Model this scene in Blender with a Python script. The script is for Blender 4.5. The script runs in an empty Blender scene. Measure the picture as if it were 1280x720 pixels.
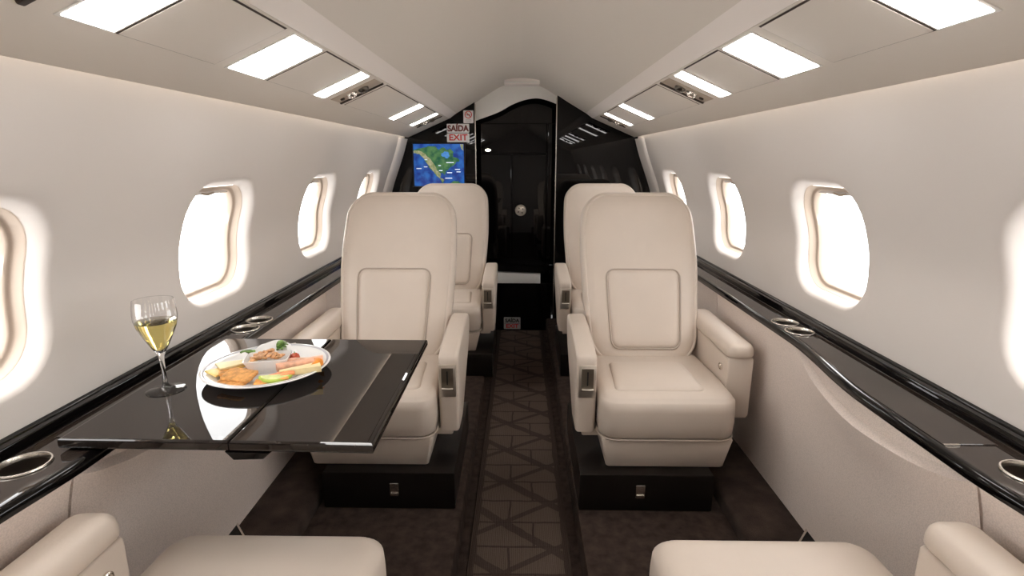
import bpy, bmesh, math, random
from mathutils import Vector, Matrix
random.seed(4)
S = bpy.context.scene
COL = S.collection
PI = math.pi

# ------------------------------------------------------------------ materials
def mat(name, col, rough=0.5, metal=0.0, coat=0.0, emit=0.0, bump=None, var=0.0, vscale=8.0, spec=0.5, trans=0.0, ior=1.45, coat_rough=0.05):
    m = bpy.data.materials.new(name); m.use_nodes = True
    nt = m.node_tree; b = nt.nodes['Principled BSDF']
    b.inputs['Base Color'].default_value = (*col, 1)
    b.inputs['Roughness'].default_value = rough
    b.inputs['Metallic'].default_value = metal
    b.inputs['Coat Weight'].default_value = coat
    b.inputs['Coat Roughness'].default_value = coat_rough
    b.inputs['Specular IOR Level'].default_value = spec
    b.inputs['IOR'].default_value = ior
    b.inputs['Transmission Weight'].default_value = trans
    if emit:
        b.inputs['Emission Color'].default_value = (*col, 1)
        b.inputs['Emission Strength'].default_value = emit
    tc = nt.nodes.new('ShaderNodeTexCoord')
    if var:
        n = nt.nodes.new('ShaderNodeTexNoise'); n.inputs['Scale'].default_value = vscale; n.inputs['Detail'].default_value = 4
        nt.links.new(tc.outputs['Object'], n.inputs['Vector'])
        r = nt.nodes.new('ShaderNodeValToRGB')
        r.color_ramp.elements[0].position = .3; r.color_ramp.elements[1].position = .7
        r.color_ramp.elements[0].color = (*[c*(1-var) for c in col], 1)
        r.color_ramp.elements[1].color = (*[min(1, c*(1+var)) for c in col], 1)
        nt.links.new(n.outputs['Fac'], r.inputs['Fac']); nt.links.new(r.outputs['Color'], b.inputs['Base Color'])
    if bump:
        sc, st, dist = bump
        n2 = nt.nodes.new('ShaderNodeTexNoise'); n2.inputs['Scale'].default_value = sc; n2.inputs['Detail'].default_value = 3
        nt.links.new(tc.outputs['Object'], n2.inputs['Vector'])
        bp = nt.nodes.new('ShaderNodeBump'); bp.inputs['Strength'].default_value = st; bp.inputs['Distance'].default_value = dist
        nt.links.new(n2.outputs['Fac'], bp.inputs['Height']); nt.links.new(bp.outputs['Normal'], b.inputs['Normal'])
    return m

M = {}
M['leather'] = mat('beige_leather', (.615, .53, .455), .42, bump=(260, .12, .0015), var=.03, vscale=6)
M['leather_shadow'] = mat('leather_crease_shade_piping', (.42, .35, .29), .45)  # darker leather with crease shade painted in, also used on the cushion piping
M['wall'] = mat('cream_wall_panel', (.685, .64, .605), .55, bump=(40, .02, .002))
M['reveal'] = mat('window_reveal_plastic', (.50, .41, .335), .45)
M['ceil'] = mat('cream_headliner', (.72, .665, .60), .55, bump=(300, .05, .001))
M['rail'] = mat('pale_rail_leather', (.88, .82, .775), .5)
M['lacquer'] = mat('black_lacquer', (.0035, .003, .003), .015, spec=.38)
M['satin_black'] = mat('satin_black_base', (.008, .006, .005), .28)
M['chrome'] = mat('polished_nickel', (.76, .72, .66), .27, metal=1)
M['nickel'] = mat('satin_nickel', (.74, .69, .62), .42, metal=1)
M['recess'] = mat('recess_nickel', (.30, .26, .21), .4, metal=1)
M['liner'] = mat('shaded_cup_liner', (.26, .23, .20), .28, metal=1)  # darker nickel paints the dim reflections inside the cups
M['darkmetal'] = mat('dark_metal', (.10, .085, .07), .3, metal=1)
M['gap'] = mat('gap_shade_and_lip', (.05, .035, .028), .7)  # brown painted for the shade in panel gaps; also colours the outlet lips
M['tan'] = mat('tan_plastic', (.42, .35, .28), .45)
M['white'] = mat('white_glaze', (.86, .86, .85), .15, coat=.5)
M['whitepanel'] = mat('white_panel', (.84, .82, .78), .4)
M['blackrubber'] = mat('black_rubber', (.01, .01, .01), .6)
M['glass'] = mat('clear_glass', (1, 1, 1), 0.0, trans=1, ior=1.45)
M['wine'] = mat('white_wine', (.93, .80, .30), 0.0, trans=1, ior=1.33)
M['lamp'] = mat('lamp_diffuser', (1, .97, .94), .5, emit=16.0)
M['cove'] = mat('cove_lamp', (1, .95, .87), .5, emit=11.0)
M['spot'] = mat('spot_lamp', (1, .95, .80), .5, emit=6.0)
M['red'] = mat('red_ink', (.62, .03, .03), .5)
M['darkred'] = mat('dark_red_ink', (.16, .03, .025), .5)
M['signwhite'] = mat('white_sign_plate', (.80, .78, .77), .4)
M['signgrey'] = mat('grey_sign_plate', (.42, .42, .42), .4)
M['ink'] = mat('black_ink', (.02, .02, .02), .5)

def wood(name, c1, c2, rough):
    m = mat(name, c1, rough, coat=1.0, coat_rough=.008, spec=.0); nt = m.node_tree; b = nt.nodes['Principled BSDF']
    tc = nt.nodes.new('ShaderNodeTexCoord'); mp = nt.nodes.new('ShaderNodeMapping')
    mp.inputs['Scale'].default_value = (60, 3, 60)
    n = nt.nodes.new('ShaderNodeTexNoise'); n.inputs['Scale'].default_value = 2; n.inputs['Detail'].default_value = 6
    r = nt.nodes.new('ShaderNodeValToRGB')
    r.color_ramp.elements[0].color = (*c1, 1); r.color_ramp.elements[1].color = (*c2, 1)
    r.color_ramp.elements[0].position = .35; r.color_ramp.elements[1].position = .65
    nt.links.new(tc.outputs['Object'], mp.inputs['Vector']); nt.links.new(mp.outputs['Vector'], n.inputs['Vector'])
    nt.links.new(n.outputs['Fac'], r.inputs['Fac']); nt.links.new(r.outputs['Color'], b.inputs['Base Color'])
    return m
M['veneer'] = wood('dark_macassar_veneer', (.016, .011, .009), (.034, .025, .020), .3)

def fabric(name, col):
    m = mat(name, col, .75); nt = m.node_tree; b = nt.nodes['Principled BSDF']
    tc = nt.nodes.new('ShaderNodeTexCoord')
    v = nt.nodes.new('ShaderNodeTexVoronoi'); v.inputs['Scale'].default_value = 330
    nt.links.new(tc.outputs['Object'], v.inputs['Vector'])
    r = nt.nodes.new('ShaderNodeValToRGB')
    r.color_ramp.elements[0].color = (*[c*1.06 for c in col], 1); r.color_ramp.elements[1].color = (*[c*.91 for c in col], 1)
    r.color_ramp.elements[0].position = .2; r.color_ramp.elements[1].position = .75
    nt.links.new(v.outputs['Distance'], r.inputs['Fac']); nt.links.new(r.outputs['Color'], b.inputs['Base Color'])
    bp = nt.nodes.new('ShaderNodeBump'); bp.inputs['Strength'].default_value = .2; bp.inputs['Distance'].default_value = .002; bp.invert = True
    nt.links.new(v.outputs['Distance'], bp.inputs['Height']); nt.links.new(bp.outputs['Normal'], b.inputs['Normal'])
    return m
M['fabric'] = fabric('woven_wall_fabric', (.77, .67, .605))
M['carpet'] = mat('dark_plush_carpet', (.056, .039, .032), .95, bump=(420, .9, .006), var=.35, vscale=30, spec=.1)
M['duct'] = mat('dark_plush_duct_carpet', (.058, .041, .034), .95, bump=(420, .9, .006), var=.4, vscale=14, spec=.1)

def runner_mat():
    m = mat('patterned_runner_carpet', (.1, .08, .07), .95, spec=.1); nt = m.node_tree; b = nt.nodes['Principled BSDF']
    L = nt.links.new
    def math_(op, a, c=None, d=None):
        n = nt.nodes.new('ShaderNodeMath'); n.operation = op
        for i, x in enumerate((a, c, d)):
            if x is None: continue
            if isinstance(x, (int, float)): n.inputs[i].default_value = x
            else: L(x, n.inputs[i])
        return n.outputs[0]
    tc = nt.nodes.new('ShaderNodeTexCoord'); sp = nt.nodes.new('ShaderNodeSeparateXYZ'); L(tc.outputs['Object'], sp.inputs[0])
    nz = nt.nodes.new('ShaderNodeTexNoise'); nz.inputs['Scale'].default_value = 14; L(tc.outputs['Object'], nz.inputs['Vector'])
    wob = math_('MULTIPLY', math_('SUBTRACT', nz.outputs['Fac'], .5), .05)
    u = math_('ADD', math_('DIVIDE', math_('ADD', sp.outputs['X'], .145), .29), wob)       # 0..1 across
    v = math_('ADD', math_('DIVIDE', sp.outputs['Y'], .236), wob)                           # 1 = two rows
    def band(x, half):                                                                      # 1 where frac(x) is within half of 0.5
        return math_('LESS_THAN', math_('ABSOLUTE', math_('SUBTRACT', math_('FRACT', x), .5)), half)
    thick = band(math_('ADD', math_('ADD', v, u), .45), .085)
    thin = band(math_('SUBTRACT', v, math_('MULTIPLY', u, .8)), .05)
    rows = band(math_('MULTIPLY', v, 2.0), .035)
    par = math_('FLOOR', math_('ADD', math_('MULTIPLY', v, 2.0), .5))
    off = math_('MULTIPLY', math_('FRACT', math_('MULTIPLY', par, .5)), .56)
    vert = math_('LESS_THAN', math_('ABSOLUTE', math_('SUBTRACT', u, math_('ADD', off, .38))), .012)
    edge = math_('GREATER_THAN', math_('ABSOLUTE', math_('SUBTRACT', u, .5)), .47)
    line = math_('MAXIMUM', math_('MAXIMUM', rows, vert), edge)
    dark = math_('MAXIMUM', math_('MULTIPLY', math_('MAXIMUM', thick, thin), .52), math_('MULTIPLY', line, .6))
    rib = math_('MULTIPLY', math_('SINE', math_('MULTIPLY', sp.outputs['X'], 2*PI/.006)), .5)
    n2 = nt.nodes.new('ShaderNodeTexNoise'); n2.inputs['Scale'].default_value = 300; L(tc.outputs['Object'], n2.inputs['Vector'])
    mix = nt.nodes.new('ShaderNodeMix'); mix.data_type = 'RGBA'
    mix.inputs['A'].default_value = (.098, .071, .058, 1); mix.inputs['B'].default_value = (.018, .012, .009, 1)
    L(math_('ADD', dark, math_('MULTIPLY', math_('SUBTRACT', n2.outputs['Fac'], .5), .35)), mix.inputs['Factor'])
    L(mix.outputs['Result'], b.inputs['Base Color'])
    bp = nt.nodes.new('ShaderNodeBump'); bp.inputs['Strength'].default_value = .5; bp.inputs['Distance'].default_value = .002
    L(math_('ADD', rib, n2.outputs['Fac']), bp.inputs['Height']); L(bp.outputs['Normal'], b.inputs['Normal'])
    return m
M['runner'] = runner_mat()

def pane_mat():
    m = bpy.data.materials.new('window_acrylic'); m.use_nodes = True; nt = m.node_tree
    nt.nodes.clear(); o = nt.nodes.new('ShaderNodeOutputMaterial')
    t = nt.nodes.new('ShaderNodeBsdfTransparent'); g = nt.nodes.new('ShaderNodeBsdfGlossy'); g.inputs['Roughness'].default_value = .02
    lw = nt.nodes.new('ShaderNodeLayerWeight'); lw.inputs['Blend'].default_value = .5
    pw = nt.nodes.new('ShaderNodeMath'); pw.operation = 'POWER'; pw.inputs[1].default_value = 5; nt.links.new(lw.outputs['Facing'], pw.inputs[0])
    f = nt.nodes.new('ShaderNodeMath'); f.operation = 'MULTIPLY_ADD'; f.inputs[1].default_value = .5; f.inputs[2].default_value = .03; nt.links.new(pw.outputs[0], f.inputs[0])
    mx = nt.nodes.new('ShaderNodeMixShader')
    nt.links.new(f.outputs[0], mx.inputs[0]); nt.links.new(t.outputs[0], mx.inputs[1]); nt.links.new(g.outputs[0], mx.inputs[2])
    nt.links.new(mx.outputs[0], o.inputs[0]); return m
M['pane'] = pane_mat()

def ocean_mat(name, c1, c2, scale, emit):
    m = mat(name, c1, .1); nt = m.node_tree; b = nt.nodes['Principled BSDF']
    tc = nt.nodes.new('ShaderNodeTexCoord'); n = nt.nodes.new('ShaderNodeTexNoise'); n.inputs['Scale'].default_value = scale; n.inputs['Detail'].default_value = 5
    r = nt.nodes.new('ShaderNodeValToRGB')
    r.color_ramp.elements[0].color = (*c1, 1); r.color_ramp.elements[1].color = (*c2, 1)
    r.color_ramp.elements[0].position = .38; r.color_ramp.elements[1].position = .64
    nt.links.new(tc.outputs['Object'], n.inputs['Vector']); nt.links.new(n.outputs['Fac'], r.inputs['Fac'])
    nt.links.new(r.outputs['Color'], b.inputs['Emission Color']); b.inputs['Emission Strength'].default_value = emit
    b.inputs['Base Color'].default_value = (.01, .01, .01, 1)
    return m
M['ocean'] = ocean_mat('screen_ocean', (.004, .035, .25), (.02, .14, .50), 22, 1.0)
M['land'] = ocean_mat('screen_land', (.01, .10, .05), (.10, .24, .08), 30, 1.0)
M['landdry'] = ocean_mat('screen_dry_land', (.22, .27, .10), (.50, .45, .28), 40, 1.0)
M['lake'] = ocean_mat('screen_lake', (.05, .22, .60), (.10, .33, .75), 40, 1.0)
M['caption'] = mat('screen_captions', (.7, .8, .95), .5, emit=1.0)

# ------------------------------------------------------------------ helpers
def obj(name, bm, mats, parent=None, smooth=True, angle=40, sub=0):
    bmesh.ops.recalc_face_normals(bm, faces=bm.faces)
    me = bpy.data.meshes.new(name); bm.to_mesh(me); bm.free()
    for m in (mats if isinstance(mats, (list, tuple)) else [mats]): me.materials.append(M[m] if isinstance(m, str) else m)
    o = bpy.data.objects.new(name, me); COL.objects.link(o)
    if smooth:
        me.shade_smooth(); me.set_sharp_from_angle(angle=math.radians(angle))
    if parent is not None: o.parent = parent
    if sub:
        md = o.modifiers.new('sub', 'SUBSURF'); md.levels = sub; md.render_levels = sub
    return o
def tag(o, label=None, cat=None, group=None, kind=None):
    if label: o['label'] = label
    if cat: o['category'] = cat
    if group: o['group'] = group
    if kind: o['kind'] = kind
    return o
def empty(name, loc, label, cat, group=None, rz=0):
    o = bpy.data.objects.new(name, None); COL.objects.link(o); o.location = loc; o.rotation_euler = (0, 0, rz)
    o.empty_display_size = .05
    return tag(o, label, cat, group)
def place(bm, M4): bmesh.ops.transform(bm, matrix=M4, verts=bm.verts)
def B(): return bmesh.new()
def box(bm, x0, x1, y0, y1, z0, z1, bev=0.0, seg=2, mi=0):
    vs = [bm.verts.new((x, y, z)) for x in (x0, x1) for y in (y0, y1) for z in (z0, z1)]
    fs = [bm.faces.new([vs[i] for i in q]) for q in ((0, 1, 3, 2), (4, 6, 7, 5), (0, 4, 5, 1), (2, 3, 7, 6), (0, 2, 6, 4), (1, 5, 7, 3))]
    for f in fs: f.material_index = mi
    if bev:
        es = list({e for f in fs for e in f.edges})
        r = bmesh.ops.bevel(bm, geom=es, offset=bev, segments=seg, profile=.5, affect='EDGES')
        for f in r['faces']: f.material_index = mi
    return vs
def prism(bm, poly, axis, a, b, bev=0.0, seg=2):
    """polygon extruded along an axis; poly in the two other axes in cyclic-free order (x,y),(x,z) or (y,z)"""
    def pt(p, t):
        return {'x': (t, p[0], p[1]), 'y': (p[0], t, p[1]), 'z': (p[0], p[1], t)}[axis]
    A = [bm.verts.new(pt(p, a)) for p in poly]; Bv = [bm.verts.new(pt(p, b)) for p in poly]
    n = len(poly); fs = [bm.faces.new(A), bm.faces.new(Bv)]
    for i in range(n): fs.append(bm.faces.new((A[i], A[(i+1) % n], Bv[(i+1) % n], Bv[i])))
    if bev:
        bmesh.ops.recalc_face_normals(bm, faces=fs)
        es = [e for f in fs[:2] for e in f.edges]
        bmesh.ops.bevel(bm, geom=es, offset=bev, segments=seg, profile=.5, affect='EDGES')
def rr(w, h, r, o=0.0, n=6, m=6):
    w, h, r = w-2*o, h-2*o, max(min(r-o, min(w, h)/2-o-1e-5), 1e-4)
    r = min(r, min(w, h)/2-1e-5)
    pts = []
    cs = [(w/2-r, h/2-r, 0), (-w/2+r, h/2-r, PI/2), (-w/2+r, -h/2+r, PI), (w/2-r, -h/2+r, 1.5*PI)]
    for k, (cx, cy, a0) in enumerate(cs):
        arc = [(cx+r*math.cos(a0+PI/2*i/n), cy+r*math.sin(a0+PI/2*i/n)) for i in range(n+1)]
        pts += arc
        nx, ny, na = cs[(k+1) % 4]; e = (nx+r*math.cos(na), ny+r*math.sin(na)); s = arc[-1]
        pts += [(s[0]+(e[0]-s[0])*i/m, s[1]+(e[1]-s[1])*i/m) for i in range(1, m)]
    return pts
def rings(bm, rs, cap0=True, cap1=True, mi=0, closed=True):
    R = [[bm.verts.new(p) for p in r] for r in rs]
    n = len(R[0])
    for a, b in zip(R, R[1:]):
        for i in range(n if closed else n-1):
            f = bm.faces.new((a[i], a[(i+1) % n], b[(i+1) % n], b[i])); f.material_index = mi
    for c, r in ((cap0, R[0]), (cap1, R[-1])):
        if c:
            v = bm.verts.new(sum((x.co for x in r), Vector())/n)
            for i in range(n): bm.faces.new((v, r[i], r[(i+1) % n])).material_index = mi
    return R
def pad(bm, w, h, r, prof, warp=lambda u, v, z: (u, v, z), n=6, m=6, mi=0):
    rs = []
    for o, z in prof:
        rs.append([warp(u, v, z) for u, v in rr(w, h, r, o, n, m)])
    return rings(bm, rs, mi=mi)
def lathe(bm, prof, c=(0, 0, 0), n=32, mi=0, cap0=True, cap1=True):
    rs = [[(c[0]+r*math.cos(2*PI*i/n), c[1]+r*math.sin(2*PI*i/n), c[2]+z) for i in range(n)] for r, z in prof]
    return rings(bm, rs, cap0, cap1, mi)
def tube(bm, pts, rad, n=8, closed=False, mi=0):
    P = [Vector(p) for p in pts]; N = len(P); rs = []
    for i, p in enumerate(P):
        a = P[(i-1) % N] if closed or i > 0 else p; b = P[(i+1) % N] if closed or i < N-1 else p
        t = (b-a).normalized(); up = Vector((0, 0, 1)) if abs(t.z) < .95 else Vector((0, 1, 0))
        s = t.cross(up).normalized(); q = s.cross(t)
        rs.append([p+rad*(math.cos(2*PI*k/n)*s+math.sin(2*PI*k/n)*q) for k in range(n)])
    if closed: rs.append(rs[0])
    rings(bm, rs, not closed, not closed, mi)
    if closed: bmesh.ops.remove_doubles(bm, verts=bm.verts, dist=1e-6)
def mirror(bm, s):
    if s < 0: place(bm, Matrix.Scale(-1, 4, (1, 0, 0)))
    return bm
def interp(tab, x):
    if x <= tab[0][0]: return tab[0][1]
    for (a, b), (c, d) in zip(tab, tab[1:]):
        if x <= c:
            t = (x-a)/(c-a); return b+(d-b)*t
    return tab[-1][1]
def smooth_tab(tab, n=8):
    """Catmull-Rom resample of a table"""
    out = []
    T = [tab[0]]+tab+[tab[-1]]
    for i in range(1, len(T)-2):
        p0, p1, p2, p3 = [Vector(T[j]) for j in (i-1, i, i+1, i+2)]
        for k in range(n):
            t = k/n
            out.append(tuple(.5*((2*p1)+(p2-p0)*t+(2*p0-5*p1+4*p2-p3)*t*t+(3*p1-p0-3*p2+p3)*t**3)))
    out.append(tuple(tab[-1])); return out
def sstep(a, b, x):
    t = max(0, min(1, (x-a)/(b-a))); return t*t*(3-2*t)
def text_obj(name, txt, size, material, loc, rot, parent, extrude=.0006, bold=0.0, sx=1.0):
    cu = bpy.data.curves.new(name, 'FONT'); cu.body = txt; cu.size = size; cu.extrude = extrude; cu.offset = bold
    cu.align_x = 'CENTER'; cu.align_y = 'CENTER'
    t = bpy.data.objects.new(name+'_c', cu); COL.objects.link(t)
    bpy.context.view_layer.update()
    dg = bpy.context.evaluated_depsgraph_get()
    me = bpy.data.meshes.new_from_object(t.evaluated_get(dg)); me.name = name
    bpy.data.objects.remove(t)
    me.transform(Matrix.Diagonal((sx, 1, 1, 1)))
    me.materials.clear(); me.materials.append(M[material])
    o = bpy.data.objects.new(name, me); COL.objects.link(o); o.parent = parent; o.location = loc; o.rotation_euler = rot
    return o

# ------------------------------------------------------------------ dimensions
Y0, YB, YE = -1.25, 3.70, 4.02
WALLX = smooth_tab([(0.0, .875), (.30, .895), (.70, .912), (.80, .912), (.90, .908), (.973, .899), (1.069, .868), (1.226, .808), (1.345, .771), (1.42, .750)])
def xw(z): return interp(WALLX, z)
VAULT = smooth_tab([(0, 1.690), (.12, 1.673), (.24, 1.607), (.30, 1.570), (.425, 1.497)], 8)
def xe(y): return .785-.040*(1-sstep(1.10, 1.52, y))+.017*(1-sstep(.62, .84, y))      # inner edge of the ledge
WIN = [-.78, .01, .80, 1.585, 2.375, 3.165]

# ------------------------------------------------------------------ side walls and windows
def wall(side, s):
    bm = B()
    m, n = 10, 6
    zl, zh, hw = .735, 1.195, .235
    zs = [zl+(zh-zl)*i/m for i in range(m+1)]
    def V(y, z, d=0): return bm.verts.new((s*(xw(z)+d), y, z))
    def strip(ylist, zlist):
        g = [[V(y, z) for z in zlist] for y in ylist]
        for a, b in zip(g, g[1:]):
            for i in range(len(zlist)-1): bm.faces.new((a[i], a[i+1], b[i+1], b[i]))
    yl = [Y0]+[w-hw+2*hw*i/m for w in WIN for i in range(m+1)]+[YB+.3]
    strip(yl, [0, .15, .3, .45, .6, .7, zl])
    strip(yl, [zh+(1.42-zh)*i/8 for i in range(9)])
    ends = [Y0]
    for w in WIN: ends += [w-hw, w+hw]
    ends.append(YB+.3)
    for i in range(0, len(ends), 2): strip([ends[i], ends[i+1]], zs)
    cz = (zl+zh)/2; CH = .966; OW, OH, OR = .390, .368, .115
    for w in WIN:
        outer = rr(2*hw, zh-zl, 1e-4, 0, n, m)
        R = []
        hole = rr(OW, OH, OR, 0, n, m)
        for t in (0, .35, .7, 1):
            R.append([V(w+a[0]*(1-t)+b[0]*t, (cz+a[1])*(1-t)+(CH+b[1])*t) for a, b in zip(outer, hole)])
        for o, d in ((.004, .0012), (.009, .005), (.014, .012), (.019, .024), (.024, .036)):
            R.append([V(w+a, CH+b, d) for a, b in rr(OW, OH, OR, o, n, m)])
        N = len(hole)
        for a, b in zip(R, R[1:]):
            for i in range(N): bm.faces.new((a[i], a[(i+1) % N], b[(i+1) % N], b[i]))
    bmesh.ops.remove_doubles(bm, verts=bm.verts, dist=2e-4)
    o = obj('wall_'+side, bm, 'wall', angle=60); tag(o, 'cream curved %s side wall panel with rounded window openings' % side, 'wall', kind='structure')
    # windows: a tan reveal with a shade slot, an acrylic pane
    for k, w in enumerate(WIN):
        bm = B(); n2, m2 = 8, 6
        rs = []
        for of, d in ((.0242, .034), (.0260, .037), (.0275, .053), (.031, .0565), (.035, .0565), (.039, .060), (.039, .09)):
            rs.append([(s*(xw(CH+b)+d), w+a, CH+b) for a, b in rr(OW, OH, OR, of, n2, m2)])
        rings(bm, rs, False, False)
        fr = obj('window_%d' % (k+1+(0 if s < 0 else len(WIN))), bm, 'reveal', angle=50)
        tag(fr, '%s cabin window, %s from the front, with rounded tan reveal' % (side, ['sixth', 'fifth', 'fourth', 'third', 'second', 'first'][k]), 'window', kind='structure')
        bm = B()
        a = [(s*(xw(CH+v)+.072), w+u, CH+v) for u, v in rr(OW, OH, OR, .0375, n2, m2)]
        b = [(s*(xw(CH+v)+.076), w+u, CH+v) for u, v in rr(OW, OH, OR, .0375, n2, m2)]
        rings(bm, [a, b]); obj('pane', bm, 'pane', fr)
        bm = B()                                                      # raised window shade, its lower edge with a finger pull
        q = [(u, v) for u, v in rr(OW, OH, OR, .0345, n2, m2)]
        prof = [p for p in q if p[1] > OH/2-.050]
        prof.sort(key=lambda p: math.atan2(p[1]-.05, p[0]))
        fa = [(s*(xw(CH+v)+.063), w+u, CH+v) for u, v in prof]; fb = [(s*(xw(CH+v)+.067), w+u, CH+v) for u, v in prof]
        A = [bm.verts.new(p) for p in fa]; Bb = [bm.verts.new(p) for p in fb]
        bm.faces.new(A); bm.faces.new(Bb)
        for i in range(len(A)): bm.faces.new((A[i], A[(i+1) % len(A)], Bb[(i+1) % len(A)], Bb[i]))
        sh = obj('shade', bm, 'wall', fr)
        bm = B(); zz = CH+OH/2-.049
        tube(bm, [(s*(xw(zz)+.060), w-.03+.06*i/6, zz+.004*abs(i-3)/3) for i in range(7)], .0035); obj('pull', bm, 'tan', sh)
    return o
WL = wall('left', -1); WR = wall('right', 1)

# lower fabric panels (under the ledge, down to the duct)
CURVE = smooth_tab([(.810, .6820), (.89, .656), (.976, .637), (1.14, .622), (1.33, .630), (1.42, .652), (1.5, .6895)], 5)
def lower_panels(s, par, side):
    segs = [(Y0, .06), (.066, .800), (.806, 2.117), (2.123, YB)]
    for a, b in segs:
        bm = B(); N = max(4, int((b-a)/.04)); rows = []
        for i in range(N+1):
            y = a+(b-a)*i/N; e = xe(y)+.006
            zc = interp(CURVE, y) if .81 < y < 1.5 else .6895
            k_ = min(1, max(0, (.6895-zc)/.02))
            up = e+.016*k_; lo = e+.004*k_
            prof = [(up, .6905), (up, zc+.006+.0003), (up-(up-lo)*.25, zc+.003), (lo+(up-lo)*.25, zc-.006), (lo, zc-.010), (lo+(.803-lo)*.45, zc-.06), (lo+(.803-lo)*.85, .53), (.808, .45), (.820, .30), (.828, .15), (.831, .10)]
            inn = [(s*x, y, z) for x, z in prof]; out = [(s*(x+.014), y, z) for x, z in reversed(prof)]
            rows.append([bm.verts.new(p) for p in inn+out])
        n = len(rows[0])
        for p, q in zip(rows, rows[1:]):
            for k in range(n): bm.faces.new((p[k], p[(k+1) % n], q[(k+1) % n], q[k]))
        bm.faces.new(rows[0]); bm.faces.new(rows[-1])
        es = [e for e in bm.edges if abs(e.verts[0].co.y-e.verts[1].co.y) < 1e-6 and (min(abs(e.verts[0].co.y-a), abs(e.verts[0].co.y-b)) < 1e-5) and len([f for f in e.link_faces if len(f.verts) > 4]) == 1]
        bmesh.ops.bevel(bm, geom=es, offset=.004, segments=2, profile=.5, affect='EDGES')
        obj('lower_panel', bm, 'fabric', par, angle=35)
    bm = B()
    box(bm, min(s*.85, s*.90), max(s*.85, s*.90), Y0, YB, .10, .67)
    obj('panel_backing', bm, 'gap', par, smooth=False)
lower_panels(-1, WL, 'left'); lower_panels(1, WR, 'right')

# ------------------------------------------------------------------ floor
bm = B()
box(bm, -.19, .19, Y0, YE, -.02, 0)
for s in (-1, 1):
    poly = [(s*.187, -.02), (s*.186, .085), (s*.189, .095), (s*.197, .100), (s*.653, .100), (s*.653, -.02)]
    prism(bm, poly, 'y', Y0, YB)
FL = obj('floor', bm, 'carpet'); tag(FL, 'dark brown plush cabin floor with raised sides', 'floor', kind='structure')
for side, s in (('left', -1), ('right', 1)):
    bm = B()
    poly = [(s*.657, -.02), (s*.657, .128), (s*.661, .140), (s*.672, .147), (s*.70, .150), (s*.86, .150), (s*.86, -.02)]
    prism(bm, poly, 'y', Y0, YB)
    o = obj('baseboard_'+side, bm, 'duct'); tag(o, 'carpeted duct along the foot of the %s wall' % side, 'duct', kind='structure')
bm = B(); box(bm, -.158, .158, Y0, YB+.01, .0, .006, .002, 1)
o = obj('carpet_runner', bm, 'runner'); tag(o, 'brown aisle runner carpet patterned with zigzag lines and blocks', 'carpet')

# ------------------------------------------------------------------ ceiling, rails, overhead panels, cove lamps
bm = B()
half = [(x, z) for x, z in VAULT]+[(.428, 1.494)]
prof = half+[(.4285, 1.4985), (.50, 1.490), (.64, 1.450), (.735, 1.425), (.765, 1.42)]
full = [(-x, z) for x, z in reversed(prof[1:])]+prof
g = [[bm.verts.new((x, y, z)) for x, z in full] for y in (Y0, YE)]
for i in range(len(full)-1): bm.faces.new((g[0][i], g[0][i+1], g[1][i+1], g[1][i]))
CE = obj('ceiling', bm, 'ceil', angle=30); tag(CE, 'cream vaulted headliner over the aisle', 'ceiling', kind='structure')
SL = ((.749-.475), (1.345-1.463)); LN = math.hypot(*SL); tx, tz = SL[0]/LN, SL[1]/LN     # slope direction of the overhead panel
def psu(s, x, d=0.0):      # a point on the overhead panel's lower face at |X| = x, d metres below it
    t = (x-.475)/SL[0]; z = 1.463+SL[1]*t
    return (s*(x+tz*d), z-tx*d)
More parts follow.
